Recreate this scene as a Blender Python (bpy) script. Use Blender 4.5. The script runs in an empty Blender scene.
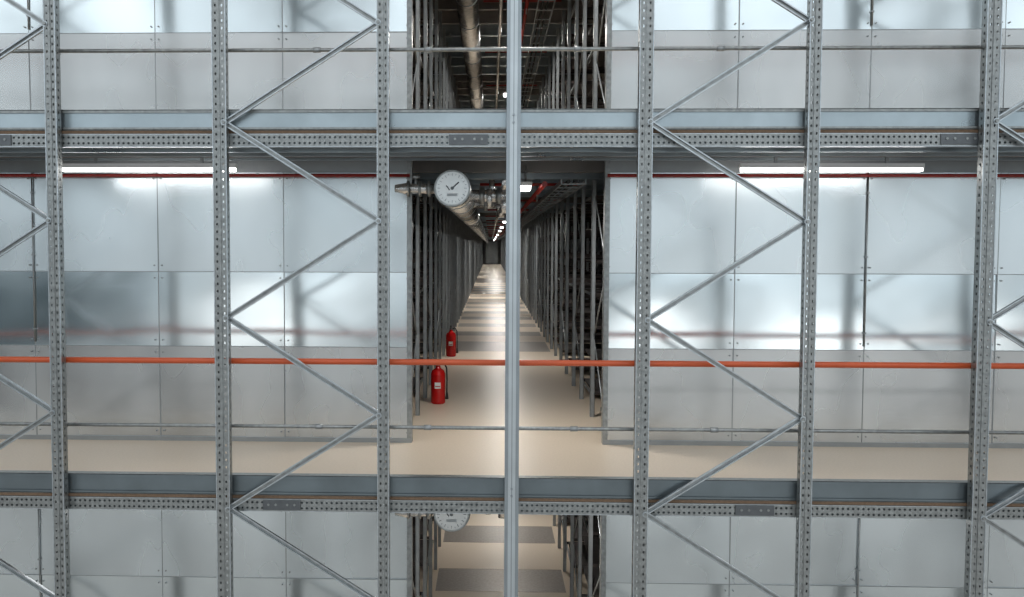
import bpy, math, random
from mathutils import Vector, Matrix
random.seed(4)
S = bpy.context.scene
S.view_settings.view_transform = 'Standard'
S.view_settings.look = 'None'

# ------------------------------------------------------------ dimensions (metres)
LEV = [0.0, 2.5, 5.0]          # floor heights of the three storeys
ROOF = 7.5
YF = 6.51                      # front rack plane
YW = 7.756                     # sheet-metal partition plane
YE = 88.0                      # corridor end
XL, XR = -0.635, 0.913         # corridor sides
CEIL = 2.168                   # clear height
SIDE = 7.4

# ------------------------------------------------------------ materials
def mat(name, col, rough=.5, metal=0., noise=0., nscale=8., bump=0., bscale=40., emit=None, es=0., rn=0., stretch=(1,1,1), spec=.5, det=5, bdet=2):
    m = bpy.data.materials.new(name); m.use_nodes = True
    nt = m.node_tree; N = nt.nodes; L = nt.links
    b = N['Principled BSDF']
    b.inputs['Base Color'].default_value = (*col, 1)
    b.inputs['Roughness'].default_value = rough
    b.inputs['Metallic'].default_value = metal
    b.inputs['Specular IOR Level'].default_value = spec
    tc = N.new('ShaderNodeTexCoord'); mp = N.new('ShaderNodeMapping')
    mp.inputs['Scale'].default_value = stretch
    L.new(tc.outputs['Object'], mp.inputs['Vector'])
    if noise > 0:
        n = N.new('ShaderNodeTexNoise'); n.inputs['Scale'].default_value = nscale; n.inputs['Detail'].default_value = det
        L.new(mp.outputs[0], n.inputs['Vector'])
        r = N.new('ShaderNodeValToRGB'); r.color_ramp.elements[0].position = .3; r.color_ramp.elements[1].position = .7
        c2 = tuple(min(1, c*(1+noise)) for c in col)
        c1 = tuple(c*(1-noise) for c in col)
        r.color_ramp.elements[0].color = (*c1, 1); r.color_ramp.elements[1].color = (*c2, 1)
        L.new(n.outputs['Fac'], r.inputs['Fac']); L.new(r.outputs[0], b.inputs['Base Color'])
        if rn > 0:
            mr = N.new('ShaderNodeMapRange'); mr.inputs['To Min'].default_value = max(.02, rough-rn); mr.inputs['To Max'].default_value = rough+rn
            L.new(n.outputs['Fac'], mr.inputs['Value']); L.new(mr.outputs[0], b.inputs['Roughness'])
    if bump > 0:
        n2 = N.new('ShaderNodeTexNoise'); n2.inputs['Scale'].default_value = bscale; n2.inputs['Detail'].default_value = bdet
        L.new(mp.outputs[0], n2.inputs['Vector'])
        bp = N.new('ShaderNodeBump'); bp.inputs['Strength'].default_value = bump; bp.inputs['Distance'].default_value = .02
        L.new(n2.outputs['Fac'], bp.inputs['Height']); L.new(bp.outputs[0], b.inputs['Normal'])
    if emit:
        b.inputs['Emission Color'].default_value = (*emit, 1); b.inputs['Emission Strength'].default_value = es
    return m

M = dict(
 galv   = mat('galvanised_steel', (.31,.325,.325), .36, .85, .22, 30, .05, 60, rn=.08),
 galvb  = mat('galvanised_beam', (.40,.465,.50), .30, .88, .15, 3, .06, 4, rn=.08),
 galv_shade  = mat('galvanised_beam_shaded', (.19,.225,.245), .34, .85, .15, 3, .06, 4, rn=.08),  # beam steel with the mid-level shade put into its colour; also hole backing
 brace  = mat('galvanised_brace', (.50,.54,.57), .3, .88, .15, 25),
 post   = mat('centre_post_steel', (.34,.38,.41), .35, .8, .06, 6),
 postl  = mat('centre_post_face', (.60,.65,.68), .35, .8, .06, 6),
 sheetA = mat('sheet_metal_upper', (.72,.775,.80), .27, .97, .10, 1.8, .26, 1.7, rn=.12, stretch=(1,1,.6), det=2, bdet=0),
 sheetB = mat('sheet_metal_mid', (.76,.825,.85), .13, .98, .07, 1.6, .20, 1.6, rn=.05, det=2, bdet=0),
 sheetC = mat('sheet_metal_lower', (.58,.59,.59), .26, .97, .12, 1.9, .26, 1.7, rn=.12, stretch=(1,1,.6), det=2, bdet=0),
 seam   = mat('seam_steel', (.34,.36,.37), .4, .8, .05, 10),
 bolt   = mat('bolt_dark', (.14,.15,.16), .4, .8, .1, 20),
 floor  = mat('beige_floorboard', (.75,.63,.495), .36, 0, .05, 60, spec=.4),
 plate  = mat('steel_floor_plate', (.31,.275,.24), .38, .3, .15, 30),
 board  = mat('chipboard_edge', (.17,.11,.07), .8, 0, .2, 60),
 under  = mat('underside_sheet', (.22,.20,.185), .5, .6, .25, 2.5),
 rack   = mat('shelving_steel', (.33,.355,.37), .42, .5, .12, 12),
 shelf  = mat('shelf_board', (.06,.05,.047), .6, .2, .3, 12),
 orange = mat('orange_paint', (.56,.095,.03), .35, 0, .05, 10),
 red    = mat('red_paint', (.30,.02,.015), .3, 0, .08, 10),
 redx   = mat('extinguisher_red', (.5,.008,.008), .22, 0, .05, 10),
 label  = mat('label_white', (.8,.8,.78), .5, 0, .04, 30),
 black  = mat('black_rubber', (.015,.015,.015), .5, 0, .1, 30),
 foil   = mat('foil_cladding', (.68,.68,.67), .26, .9, .15, 14, .35, 30),
 cap    = mat('cap_enamel', (.80,.82,.82), .25, .5, .04, 20),
 conc   = mat('concrete', (.42,.41,.39), .7, 0, .15, 3),
 wallp  = mat('plaster_wall', (.2,.2,.2), .8, 0, .06, 4),
 steelw = mat('deck_steel', (.20,.19,.18), .5, .5, .1, 4),
 decku  = mat('roof_deck', (.55,.54,.53), .5, .2, .1, 4),
 lamp   = mat('lamp_diffuser', (.95,.95,.95), .4, 0, .01, 5, emit=(1,.98,.95), es=7.5),
 white  = mat('lamp_housing', (.8,.8,.8), .4, 0, .03, 10),
)

# ------------------------------------------------------------ mesh builder
class MB:
    def __init__(s): s.v=[]; s.f=[]; s.m=[]; s.sm=[]; s.mats=[]
    def mi(s, k):
        if k not in s.mats: s.mats.append(k)
        return s.mats.index(k)
    def box(s, x0,x1,y0,y1,z0,z1,k, top=None, bottom=None, T=None):
        P=[Vector(p) for p in ((x0,y0,z0),(x1,y0,z0),(x1,y1,z0),(x0,y1,z0),(x0,y0,z1),(x1,y0,z1),(x1,y1,z1),(x0,y1,z1))]
        if T: P=[T@p for p in P]
        i=len(s.v); s.v += [tuple(p) for p in P]
        for q,f in enumerate(((0,3,2,1),(4,5,6,7),(0,1,5,4),(1,2,6,5),(2,3,7,6),(3,0,4,7))):
            s.f.append(tuple(i+a for a in f)); s.sm.append(False)
            s.m.append(s.mi(bottom if (q==0 and bottom) else top if (q==1 and top) else k))
    def cyl(s, a,b,r,k,n=12,r2=None,caps=True):
        a=Vector(a); b=Vector(b); d=(b-a).normalized(); r2=r if r2 is None else r2
        u=d.orthogonal().normalized(); w=d.cross(u)
        i=len(s.v)
        for c,rr in ((a,r),(b,r2)):
            for j in range(n):
                t=2*math.pi*j/n; s.v.append(tuple(c+u*math.cos(t)*rr+w*math.sin(t)*rr))
        for j in range(n):
            j2=(j+1)%n; s.f.append((i+j,i+j2,i+n+j2,i+n+j)); s.m.append(s.mi(k)); s.sm.append(True)
        if caps:
            s.f.append(tuple(i+j for j in reversed(range(n)))); s.m.append(s.mi(k)); s.sm.append(False)
            s.f.append(tuple(i+n+j for j in range(n))); s.m.append(s.mi(k)); s.sm.append(False)
    def lathe(s, o, axis, prof, k, n=20):
        axis=Vector(axis).normalized(); o=Vector(o)
        for (h0,r0),(h1,r1) in zip(prof,prof[1:]):
            s.cyl(o+axis*h0,o+axis*(h1 if h1!=h0 else h0+1e-5),r0,k,n,r1,False)
    def path(s, pts, r, k, n=8):
        for a,b in zip(pts,pts[1:]): s.cyl(a,b,r,k,n)
    def perf(s, o,u,v,W,H,nu,nv,rx,rz,k,depth=.004):
        """perforated sheet: origin o, in-plane unit dirs u,v, real octagonal holes with walls"""
        o=Vector(o);u=Vector(u);v=Vector(v);nrm=u.cross(v)
        cw=W/nu; ch=H/nv; mi=s.mi(k)
        for a in range(nu):
            for b in range(nv):
                c=o+u*(cw*(a+.5))+v*(ch*(b+.5)); i=len(s.v)
                outer=[(1,0),(1,1),(0,1),(-1,1),(-1,0),(-1,-1),(0,-1),(1,-1)]
                for p in outer: s.v.append(tuple(c+u*(p[0]*cw/2)+v*(p[1]*ch/2)))
                for q in range(8):
                    t=math.pi*q/4; s.v.append(tuple(c+u*math.cos(t)*rx+v*math.sin(t)*rz))
                for q in range(8):
                    t=math.pi*q/4; s.v.append(tuple(c+u*math.cos(t)*rx+v*math.sin(t)*rz-nrm*depth))
                for q in range(8):
                    q2=(q+1)%8
                    s.f.append((i+q,i+q2,i+8+q2,i+8+q)); s.m.append(mi); s.sm.append(False)
                    s.f.append((i+8+q,i+8+q2,i+16+q2,i+16+q)); s.m.append(mi); s.sm.append(False)
    def mesh(s,name):
        me=bpy.data.meshes.new(name); me.from_pydata(s.v,[],s.f)
        for k in s.mats: me.materials.append(M[k])
        me.polygons.foreach_set('material_index',s.m); me.polygons.foreach_set('use_smooth',s.sm); me.update()
        return me
    def obj(s,name,loc=(0,0,0),parent=None):
        return put(name,s.mesh(name),loc,parent)
def put(name,me,loc=(0,0,0),parent=None):
    o=bpy.data.objects.new(name,me); o.location=loc; S.collection.objects.link(o)
    if parent: o.parent=parent
    return o

# ------------------------------------------------------------ floors / slabs
def floor_slab(z, lvl):
    b=MB()
    b.box(-SIDE,SIDE,YF+.12,YW+.1,z-.04,z,'board',top='floor',bottom='under')
    b.box(-SIDE,XL,YW+.1,YE,z-.04,z,'board',top='floor',bottom='steelw')
    b.box(XR,SIDE,YW+.1,YE,z-.04,z,'board',top='floor',bottom='steelw')
    first = 14.6 if lvl==1 else 11.3
    y=YW+.1; edges=[(y,first,'floor')]; y=first; i=0
    while y<YE:
        L_=(1.5 if lvl==1 and i==0 else .8) if i%2==0 else 1.1
        edges.append((y,min(YE,y+L_),'plate' if i%2==0 else 'floor')); y+=L_; i+=1
    for y0,y1,k in edges:
        b.box(XL,XR,y0,y1-.006,z-.04,z,'board',top=k,bottom='steelw')
    return b
for l,z in enumerate(LEV):
    b=floor_slab(z,l)
    b.obj('floor' if l==0 else 'floor_deck')
g=MB(); g.box(-SIDE,SIDE,-9,YF+.12,-.2,-.0,'conc'); g.box(-SIDE,SIDE,YF+.12,YE,-.2,-.045,'conc'); g.obj('floor_ground')

# underside structure of decks (joists, sheets)
for zi,z in enumerate((LEV[1],LEV[2],ROOF)):
    b=MB()
    for i in range(15):
        x0=-SIDE+i*1.0
        b.box(x0+.005,x0+.985,YF+.2,YW-.02,z-.225,z-.21,'under')
    for y in (YF+.30,YF+.62,YF+.95):
        b.box(-SIDE+.01,SIDE-.01,y,y+.04,z-.262,z-.225,'galvb')
    b.box(-SIDE+.01,SIDE-.01,YF+.45,YF+.47,z-.245,z-.225,'board')
    b.box(-SIDE+.01,SIDE-.01,YF+.80,YF+.83,z-.25,z-.225,'board')
    y=YW+.4
    while y<YE:
        b.box(XL-.9,XR+.9,y,y+.06,z-.30,z-.04,'galvb' if int(y*7)%3 else 'steelw'); y+=.8
    if z==ROOF: b.box(-SIDE+.01,SIDE-.01,YF+.1,YE-.01,z-.04,z,'decku')
    b.obj('deck_joists')

# ------------------------------------------------------------ front beams
for z in LEV[1:]+[ROOF]:
    b=MB()
    y=YF+.055
    b.box(-SIDE,SIDE,y+.012,y+.018,z-.135,z,'galv_shade' if z<4 else 'galvb')
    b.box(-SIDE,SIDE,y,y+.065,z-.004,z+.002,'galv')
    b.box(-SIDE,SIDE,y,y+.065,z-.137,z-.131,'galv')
    b.box(-SIDE,SIDE,y,y+.004,z-.02,z,'galv_shade' if z<4 else 'galv'); b.box(-SIDE,SIDE,y,y+.004,z-.135,z-.118,'galv_shade' if z<4 else 'galv')
    b.box(-SIDE,SIDE,y+.004,y+.07,z-.16,z-.139,'board')
    b.perf((-SIDE,y-.003,z-.245),(1,0,0),(0,0,1),2*SIDE,.078,430,2,.0085,.008,'galv',.006)
    b.box(-SIDE,SIDE,y-.003,y+.06,z-.167,z-.162,'brace')
    b.box(-SIDE,SIDE,y-.003,y+.06,z-.250,z-.245,'brace')
    b.box(-SIDE,SIDE,y+.02,y+.024,z-.245,z-.165,'galv_shade')
    for x in (-1.43,1.80,-4.7,5.0) if z<4 else (-.15,3.1,-3.4):
        b.box(x-.13,x+.13,y-.012,y-.004,z-.238,z-.168,'bolt')
        for dx in (-.09,-.04,.04,.09): b.cyl((x+dx,y-.018,z-.2),(x+dx,y-.01,z-.2),.009,'galv',6)
    b.obj('deck_edge_beam')

# ------------------------------------------------------------ front rack frames
XC=-.718; XD=1.019; FW=1.095; BAY=1.14
frames=[XC-FW, XC-FW-BAY-FW, XC-FW-2*BAY-2*FW, XD, XD+FW+BAY, XD+2*FW+2*BAY]
HT=7.55
def upright(b,x,w):
    n=int(HT/.05)
    b.perf((x-w/2,-.035,0),(1,0,0),(0,0,1),w,HT,2,n,.0065,.010,'galv',.004)
    for sx in (-1,1):
        xx=x+sx*w/2
        b.perf((xx,-.035 if sx>0 else .04,0),(0,sx,0),(0,0,1),.075,HT,1,n,.010,.011,'galv',.003)
        b.box(min(xx,xx-sx*.03),max(xx,xx-sx*.03),.038,.041,0,HT,'galv')
        b.box(xx-.003,xx+.003,-.039,-.034,0,HT,'brace')
    b.box(x-.006,x+.006,-.041,-.035,0,HT,'galv')
    b.box(x-w/2-.02,x+w/2+.02,-.06,.06,0,.008,'galv')
def channel(b,p,q,w,d,k):
    p=Vector(p);q=Vector(q);D=q-p;Ln=D.length;ax=D.normalized()
    T=Matrix.Translation(p)@Matrix(((ax.x,0,-ax.z,0),(0,1,0,0),(ax.z,0,ax.x,0),(0,0,0,1)))
    b.box(0,Ln,d-.003,d,-w/2,w/2,'galv',T=T)
    b.box(0,Ln,0,d,w/2-.008,w/2,k,T=T); b.box(0,Ln,0,d,-w/2,-w/2+.008,k,T=T)
fm=MB()
upright(fm,0,.088); upright(fm,FW,.074)
pts=[]; zz=4.904-1.31*4; left=True
while zz<HT+.6:
    pts.append((0.03 if left else FW-.03, zz)); zz+=.655; left=not left
for (xa,za),(xb,zb) in zip(pts,pts[1:]):
    def cl(x0,z0,x1,z1,zc): t=(zc-z0)/(z1-z0); return x0+(x1-x0)*t,zc
    if zb<=.05 or za>=HT: continue
    if za<.05: xa,za=cl(xa,za,xb,zb,.05)
    if zb>HT: xb,zb=cl(xa,za,xb,zb,HT)
    channel(fm,(xa,-.012,za),(xb,-.012,zb),.036,.022,'brace')
for x,zq in pts:
    if 0.05<zq<HT:
        fm.cyl((x,-.055,zq),(x,-.03,zq),.012,'galv',6)
        fm.cyl((x,-.04,zq),(x,-.036,zq),.02,'brace',12)
me=fm.mesh('rack_frame')
for x in frames: put('rack_frame',me,(x,YF,0))
# centre post
b=MB(); x=.1505; w=.047
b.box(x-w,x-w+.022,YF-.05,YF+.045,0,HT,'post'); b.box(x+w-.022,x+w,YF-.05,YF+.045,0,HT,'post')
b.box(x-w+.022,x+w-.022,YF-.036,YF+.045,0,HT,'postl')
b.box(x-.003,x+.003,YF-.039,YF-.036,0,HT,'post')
for z in LEV[1:]:
    for dz in (-.05,-.1): b.cyl((x,YF-.055,z+dz),(x,YF-.036,z+dz),.008,'post',6)
b.obj('support_post')

# rails
for z in LEV[1:]:
    b=MB(); y=YF+.075
    b.cyl((-SIDE+.02,y,z+.79),(SIDE-.02,y,z+.79),.021,'orange',14)
    for i,xf in enumerate(frames):
        for xx in (xf,xf+FW): b.box(xx-.02,xx+.02,y-.032,y+.026,z+.765,z+.772,'galv')
    b.obj('orange_guard_rail')
    b=MB(); h=.34 if z<4 else .40
    b.cyl((-SIDE+.02,y,z+h),(SIDE-.02,y,z+h),.013,'galv',12)
    for i,xf in enumerate(frames):
        for xx in (xf,xf+FW): b.box(xx-.02,xx+.02,y-.032,y+.018,z+h-.02,z+h-.014,'galv')
    for xx in (-4.4,-1.2,-.45,.55,1.5,3.6): b.cyl((xx,y,z+h),(xx+.05,y,z+h),.018,'seam',12)
    b.obj('knee_rail')

# ------------------------------------------------------------ sheet partition
def partition(z, side):
    b=MB(); PW=1.02
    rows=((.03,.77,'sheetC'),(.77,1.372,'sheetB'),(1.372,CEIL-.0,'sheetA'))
    for i in range(7):
        if side<0: x1=XL-i*PW; x0=x1-PW
        else: x0=XR+i*PW; x1=x0+PW
        x0=max(x0,-SIDE+.02); x1=min(x1,SIDE-.02)
        if x1-x0<.05: continue
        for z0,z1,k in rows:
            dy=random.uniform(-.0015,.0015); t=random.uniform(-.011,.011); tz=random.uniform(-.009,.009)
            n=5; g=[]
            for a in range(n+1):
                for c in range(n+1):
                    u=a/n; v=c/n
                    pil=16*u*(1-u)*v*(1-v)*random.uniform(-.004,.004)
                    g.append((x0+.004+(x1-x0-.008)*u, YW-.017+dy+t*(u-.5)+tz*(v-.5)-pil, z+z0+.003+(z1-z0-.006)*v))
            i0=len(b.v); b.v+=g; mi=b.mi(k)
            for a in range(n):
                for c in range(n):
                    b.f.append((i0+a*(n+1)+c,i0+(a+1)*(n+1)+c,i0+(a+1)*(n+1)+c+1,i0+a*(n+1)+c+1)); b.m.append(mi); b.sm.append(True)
            for bx in (x0+.03,x1-.03):
                for bz in (z+z0+.05,z+z1-.05): b.cyl((bx,YW-.031,bz),(bx,YW-.010,bz),.006,'seam',8)
        b.box(x0-.004,x0+.004,YW-.018,YW,z,z+CEIL,'seam') if side<0 else b.box(x1-.004,x1+.004,YW-.018,YW,z,z+CEIL,'seam')
    xa,xb=(-SIDE+.01,XL) if side<0 else (XR,SIDE-.01)
    b.box(xa,xb,YW+.001,YW+.02,z,z+CEIL+.1,'seam')
    for h in (.77,1.372): b.box(xa,xb,YW-.022,YW-.010,z+h-.003,z+h+.003,'seam')
    b.box(xa,xb,YW-.034,YW-.012,z,z+.035,'seam')
    xj=XL if side<0 else XR
    b.box(xj-.03,xj+.01,YW-.03,YW+.05,z,z+CEIL+.1,'galv') if side<0 else b.box(xj-.01,xj+.03,YW-.03,YW+.05,z,z+CEIL+.1,'galv')
    b.obj('wall_left_partition' if side<0 else 'wall_right_partition')
for z in LEV:
    partition(z,-1); partition(z,1)
    for i,x in enumerate((-3.69,2.95)):
        b=MB(); b.cyl((x,YW-.034,z+.8),(x,YW-.034,z+CEIL),.006,'seam',8)
        for h in (.9,1.5,2.0): b.box(x-.012,x+.012,YW-.042,YW-.012,z+h,z+h+.012,'seam')
        b.obj('wall_conduit')
    zz=z+CEIL-.03
    for xa,xb in ((-SIDE+.05,XL),(XR,SIDE-.05)):
        b=MB(); b.cyl((xa,YW-.1,zz),(xb,YW-.1,zz),.013,'red',10)
        x=xa+.3
        while x<xb: b.box(x,x+.02,YW-.115,YW-.037,zz+.008,zz+.016,'galv'); x+=1.3
        b.obj('sprinkler_pipe')
    for xc in (-6.1,-2.55,2.48,5.9):
        b=MB(); b.box(xc-.66,xc+.66,7.17,7.23,z+2.158,z+2.19,'white'); b.box(xc-.65,xc+.65,7.175,7.225,z+2.132,z+2.158,'lamp')
        for dx in (-.4,.4): b.box(xc+dx-.01,xc+dx+.01,7.19,7.21,z+2.19,z+2.275,'galv')
        b.obj('tube_lamp')

# ------------------------------------------------------------ corridor shelving
def rack_mesh():
    b=MB(); D=.95; Wd=3.2; H=2.19; pw=.04
    for x in (0,1.05,2.1,Wd):
        for y in (0,D):
            b.box(x,x+pw,y-.02,y-.016,0,H,'rack'); b.box(x,x+.004,y-.02,y+.03,0,H,'rack'); b.box(x+pw-.004,x+pw,y-.02,y+.03,0,H,'rack')
        zs=[.1,.75,1.4,2.05]
        for i,(a,c) in enumerate(zip(zs,zs[1:])):
            y0,y1=(0,D) if i%2==0 else (D,0)
            b.path([(x+.03,y0,a),(x+.03,y1,c)],.007,'rack',6)
    for h in (.08,.42,.76,1.10,1.44,1.78,2.1):
        b.box(.14,Wd,0,D,h-.012,h,'shelf')
        b.box(.10,Wd,-.016,-.005,h-.03,h+.005,'shelf'); b.box(.10,Wd,D+.005,D+.016,h-.03,h+.005,'shelf')
    for h in (.08,1.10,2.1): b.box(.10,.12,0,D,h-.02,h+.002,'rack')
    return b.mesh('shelving_rack')
rm=rack_mesh(); PIT=2.0
for z in LEV:
    for side in (-1,1):
        o=put('shelving_rack',rm,(XL-.02 if side<0 else XR+.02,8.05,z)); o.scale=(side,1,1)
        a=o.modifiers.new('run','ARRAY'); a.use_relative_offset=False; a.use_constant_offset=True
        a.constant_offset_displace=(0,PIT,0); a.count=int((YE-8.6)/PIT)

# ------------------------------------------------------------ corridor services
def dial_pipe(z):
    root=bpy.data.objects.new('insulated_pipe',None); S.collection.objects.link(root); root.location=(-.29,7.4,z+2.02)
    b=MB(); R=.134
    b.cyl((0,0.02,0),(0,YE-7.6,0),R,'foil',24)
    y=.5
    while y<70: b.cyl((0,y,0),(0,y+.03,0),R+.005,'galv',24); y+=1.2
    b.lathe((0,0,0),(0,1,0),[(-.03,.001),(-.03,.125),(-.03,.138),(0,.144),(.03,.14),(.04,R)],'galv',32)
    b.obj('pipe_run',parent=root)
    b=MB(); b.cyl((0,-.036,0),(0,-.028,0),.124,'cap',32)
    for i in range(24):
        t=i*math.pi/12; r0=.1 if i%2 else .09
        c,s_=math.cos(t),math.sin(t)
        b.cyl((c*r0,-.038,s_*r0),(c*.112,-.038,s_*.112),.0022,'bolt',4)
    b.cyl((0,-.04,0),(.05,-.04,.045),.005,'bolt',6); b.cyl((-.02,-.04,-.015),(-.045,-.04,.02),.004,'bolt',6)
    b.cyl((0,-.045,0),(0,-.03,0),.013,'bolt',12)
    b.box(-.04,.04,-.04,-.034,-.06,-.04,'seam')
    b.obj('end_cap',parent=root)
    b=MB()
    b.cyl((-.13,.05,0),(-.34,.02,0),.038,'foil',14)
    for x in (-.17,-.24,-.33): b.cyl((x,.04,0),(x-.02,.04,0),.060,'galv',16)
    b.cyl((-.34,.02,0),(-.44,.02,0),.046,'foil',14,.028); b.cyl((-.28,.03,0),(-.28,.03,.09),.012,'galv',8); b.cyl((-.31,.03,.09),(-.25,.03,.09),.02,'galv',8)
    b.obj('valve_stub',parent=root)
    b=MB()
    b.cyl((.1,.5,-.03),(.42,.5,-.03),.05,'foil',14); b.cyl((.2,.5,-.03),(.24,.5,-.03),.07,'galv',14); b.cyl((.34,.5,-.03),(.38,.5,-.03),.065,'galv',14)
    b.cyl((.4,.5,-.03),(.4,.5,-.17),.038,'foil',12); b.cyl((.3,.5,-.03),(.3,.5,.1),.024,'foil',12)
    b.cyl((.28,.42,.02),(.28,.42,-.12),.024,'foil',10)
    # second branch further along with elbow
    b.cyl((.1,2.3,-.02),(.40,2.3,-.02),.045,'foil',14); b.cyl((.40,2.3,-.02),(.40,2.3,-.15),.045,'foil',14); b.cyl((.22,2.3,-.02),(.26,2.3,-.02),.062,'galv',14)
    b.obj('branch',parent=root)
for z in LEV: dial_pipe(z)
for l,z in enumerate(LEV):
    b=MB(); zz=z+2.06
    b.cyl((.44,7.95,zz+.03),(.44,YE-1,zz+.03),.022,'red',12)
    b.cyl((.12,8.1,zz+.05),(.12,YE-1,zz+.05),.026,'foil',12)
    y=9.2
    while y<60:
        b.cyl((-.1,y,zz+.105),(.88,y,zz+.105),.014,'red',8); b.cyl((.44,y,zz+.09),(.44,y,zz-.06),.009,'galv',6)
        y+=3.2
    b.obj('sprinkler_main')
    b=MB()
    for x in (.58,.78): b.box(x-.004,x+.004,8.0,YE-1,zz+.03,zz+.07,'rack')
    y=8.1
    while y<80: b.box(.58,.78,y,y+.03,zz+.034,zz+.044,'rack'); y+=.5
    b.cyl((.64,8,zz+.055),(.64,YE-1,zz+.055),.016,'black',8); b.cyl((.70,8,zz+.055),(.70,YE-1,zz+.055),.013,'black',8)
    b.obj('cable_tray')
    y=8.0
    while y<86:
        b=MB(); b.box(.24,.34,y,y+.3,zz+.02,zz+.05,'white'); b.box(.25,.33,y+.01,y+.29,zz-.01,zz+.02,'lamp')
        for q in (.05,.25): b.cyl((.29,y+q,zz+.05),(.29,y+q,z+2.25),.006,'galv',6)
        b.obj('corridor_lamp')
        k=1.8 if l==2 else 1.1
        ld=bpy.data.lights.new('lamp_light','AREA'); ld.shape='RECTANGLE'; ld.size=.08; ld.size_y=.3; ld.energy=k*(22 if y<20 else 36 if y<30 else 60); ld.color=(1,.97,.92)
        lo=bpy.data.objects.new('corridor_lamp_light',ld); lo.location=(.29,y+.15,zz-.015); S.collection.objects.link(lo)
        y+=5.6 if y<30 else 10

# ------------------------------------------------------------ fire extinguishers
def extinguisher(x,y,z):
    root=bpy.data.objects.new('fire_extinguisher',None); S.collection.objects.link(root); root.location=(x,y,z)
    b=MB(); b.lathe((0,0,0),(0,0,1),[(0,.001),(0,.06),(.012,.072),(.30,.072),(.335,.06),(.355,.03),(.37,.022),(.385,.022)],'redx',28); b.obj('tank',parent=root)
    b=MB(); b.box(-.03,.03,-.0745,-.07,.16,.22,'label'); b.box(-.025,.025,-.0755,-.0745,.175,.185,'redx'); b.obj('label_band',parent=root)
    b=MB(); b.cyl((0,0,.38),(0,0,.41),.02,'galv',12); b.box(-.012,.012,-.09,.03,.41,.42,'black'); b.box(-.012,.012,-.08,.03,.435,.445,'black'); b.cyl((0,.0,.40),(0,.0,.44),.008,'black',8)
    p=[(0.02,0,.4),(.06,0,.41),(.085,0,.36),(.09,-.01,.25),(.088,-.02,.12)]
    b.path(p,.008,'black',8); b.cyl((.088,-.02,.12),(.088,-.02,.05),.010,'black',10,.018); b.obj('valve_hose',parent=root)
extinguisher(-.52,9.7,LEV[1]); extinguisher(-.56,13.9,LEV[1])

# ------------------------------------------------------------ shell
b=MB(); b.box(-SIDE-.1,-SIDE,YF-.2,YE,0,ROOF,'wallp'); b.obj('wall_left')
b=MB(); b.box(SIDE,SIDE+.1,YF-.2,YE,0,ROOF,'wallp'); b.obj('wall_right')
b=MB(); b.box(-SIDE,SIDE,YE,YE+.1,0,ROOF,'wallp'); b.obj('wall_back')
for i,z in enumerate(LEV):
    b=MB(); b.box(-.35,.6,YE-.06,YE-.002,z,z+2.0,'seam'); b.box(-.42,-.35,YE-.08,YE-.002,z,z+2.06,'galv'); b.box(.6,.67,YE-.08,YE-.002,z,z+2.06,'galv'); b.box(-.42,.67,YE-.08,YE-.002,z+2.0,z+2.06,'galv'); b.cyl((.5,YE-.12,z+1),(.5,YE-.06,z+1),.02,'galv'); b.obj('door_%d'%(i+1))

# ------------------------------------------------------------ world: the bright hall around the racks, patches added for reflections
w=bpy.data.worlds.new('hall_light'); S.world=w; w.use_nodes=True; nt=w.node_tree; N=nt.nodes; L=nt.links
bg=N['Background']; tc=N.new('ShaderNodeTexCoord'); sp=N.new('ShaderNodeSeparateXYZ'); L.new(tc.outputs['Generated'],sp.inputs[0])
mr=N.new('ShaderNodeMapRange'); mr.inputs['From Min'].default_value=-.5; mr.inputs['From Max'].default_value=.5; L.new(sp.outputs['Z'],mr.inputs['Value'])
r=N.new('ShaderNodeValToRGB'); L.new(mr.outputs[0],r.inputs['Fac'])
E=r.color_ramp.elements; E[0].position=0; E[0].color=(.14,.12,.105,1); E[1].position=1; E[1].color=(1.05,1.08,1.1,1)
for p,c in ((.24,(.21,.19,.175,1)),(.36,(.33,.33,.325,1)),(.46,(.50,.555,.585,1)),(.54,(.78,.89,.95,1)),(.64,(.86,.96,1.02,1))):
    e=E.new(p); e.color=c
mp=N.new('ShaderNodeMapping'); mp.inputs['Scale'].default_value=(7,1,5); L.new(tc.outputs['Generated'],mp.inputs['Vector'])
no=N.new('ShaderNodeTexNoise'); no.inputs['Scale'].default_value=2.0; no.inputs['Detail'].default_value=3; L.new(mp.outputs[0],no.inputs['Vector'])
r2=N.new('ShaderNodeValToRGB'); L.new(no.outputs['Fac'],r2.inputs['Fac'])
r2.color_ramp.elements[0].position=.42; r2.color_ramp.elements[0].color=(.40,.40,.40,1); r2.color_ramp.elements[1].position=.58; r2.color_ramp.elements[1].color=(1.45,1.45,1.45,1)
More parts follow.
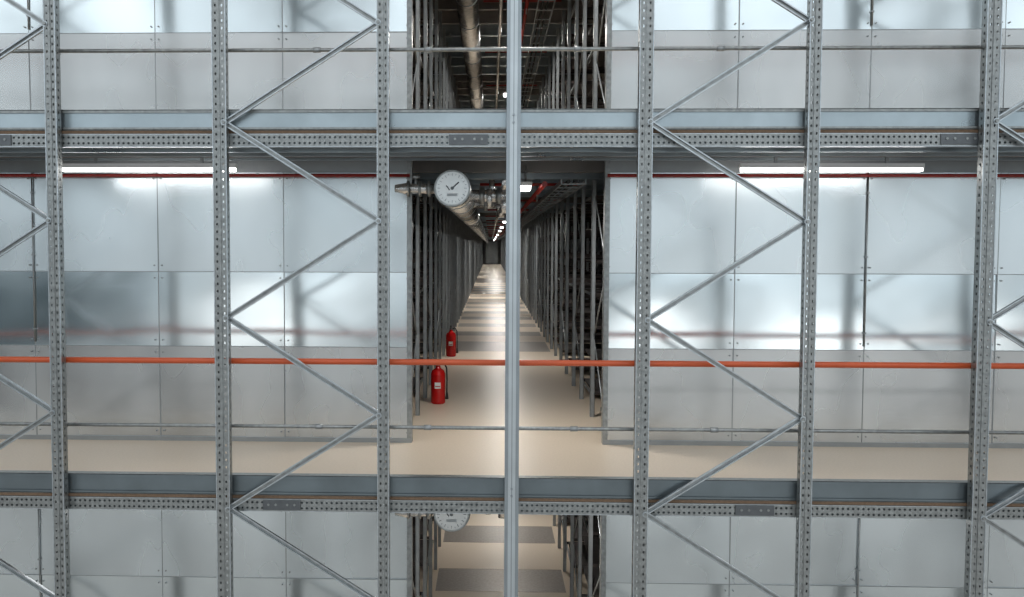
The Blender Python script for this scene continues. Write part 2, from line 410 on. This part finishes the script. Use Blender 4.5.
mx=N.new('ShaderNodeMixRGB'); mx.blend_type='MULTIPLY'; mx.inputs[0].default_value=1; L.new(r.outputs[0],mx.inputs[1]); L.new(r2.outputs[0],mx.inputs[2])
cur=mx.outputs[0]
def blob(cx,cz,wx,wz,val,mode):
    global cur
    s=N.new('ShaderNodeVectorMath'); s.operation='SUBTRACT'; s.inputs[1].default_value=(cx,-.95,cz); L.new(tc.outputs['Generated'],s.inputs[0])
    m_=N.new('ShaderNodeVectorMath'); m_.operation='MULTIPLY'; m_.inputs[1].default_value=(1/wx,.8,1/wz); L.new(s.outputs[0],m_.inputs[0])
    ln=N.new('ShaderNodeVectorMath'); ln.operation='LENGTH'; L.new(m_.outputs[0],ln.inputs[0])
    q=N.new('ShaderNodeMapRange'); q.interpolation_type='SMOOTHSTEP'; q.inputs['From Min'].default_value=.35; q.inputs['From Max'].default_value=1; q.inputs['To Min'].default_value=1; q.inputs['To Max'].default_value=0
    L.new(ln.outputs['Value'],q.inputs['Value'])
    x=N.new('ShaderNodeMixRGB'); x.blend_type=mode; L.new(q.outputs[0],x.inputs[0]); L.new(cur,x.inputs[1]); x.inputs[2].default_value=(*val,1); cur=x.outputs[0]
blob(-.47,-.05,.22,.085,(.04,.06,.07),'MIX')      # dark patch added so the left panels reflect darker
for cx,cz,wx,wz,v in ((-.24,-.085,.05,.035,2.2),(.16,-.085,.06,.03,2.2),(.31,-.08,.08,.035,2.4),(.41,-.085,.06,.03,2.2),(-.16,-.03,.05,.05,.7),(.24,.05,.08,.05,.4)):  # bright patches added to the world as white reflections for the panels
    blob(cx,cz,wx,wz,(v,v,v*.98),'ADD')
L.new(cur,bg.inputs['Color']); bg.inputs['Strength'].default_value=1.1

# ------------------------------------------------------------ camera
cd=bpy.data.cameras.new('camera'); cd.sensor_width=36; cd.lens=970/1024*36; cd.shift_x=(512-458)/1024; cd.clip_end=300
co=bpy.data.objects.new('camera',cd); S.collection.objects.link(co)
R=Matrix.Rotation(math.radians(1.9),4,'Z')@Matrix.Rotation(math.radians(90-3.07),4,'X')@Matrix.Rotation(math.radians(.15),4,'Z')
co.matrix_world=Matrix.Translation((0,0,4.08))@R
S.camera=co
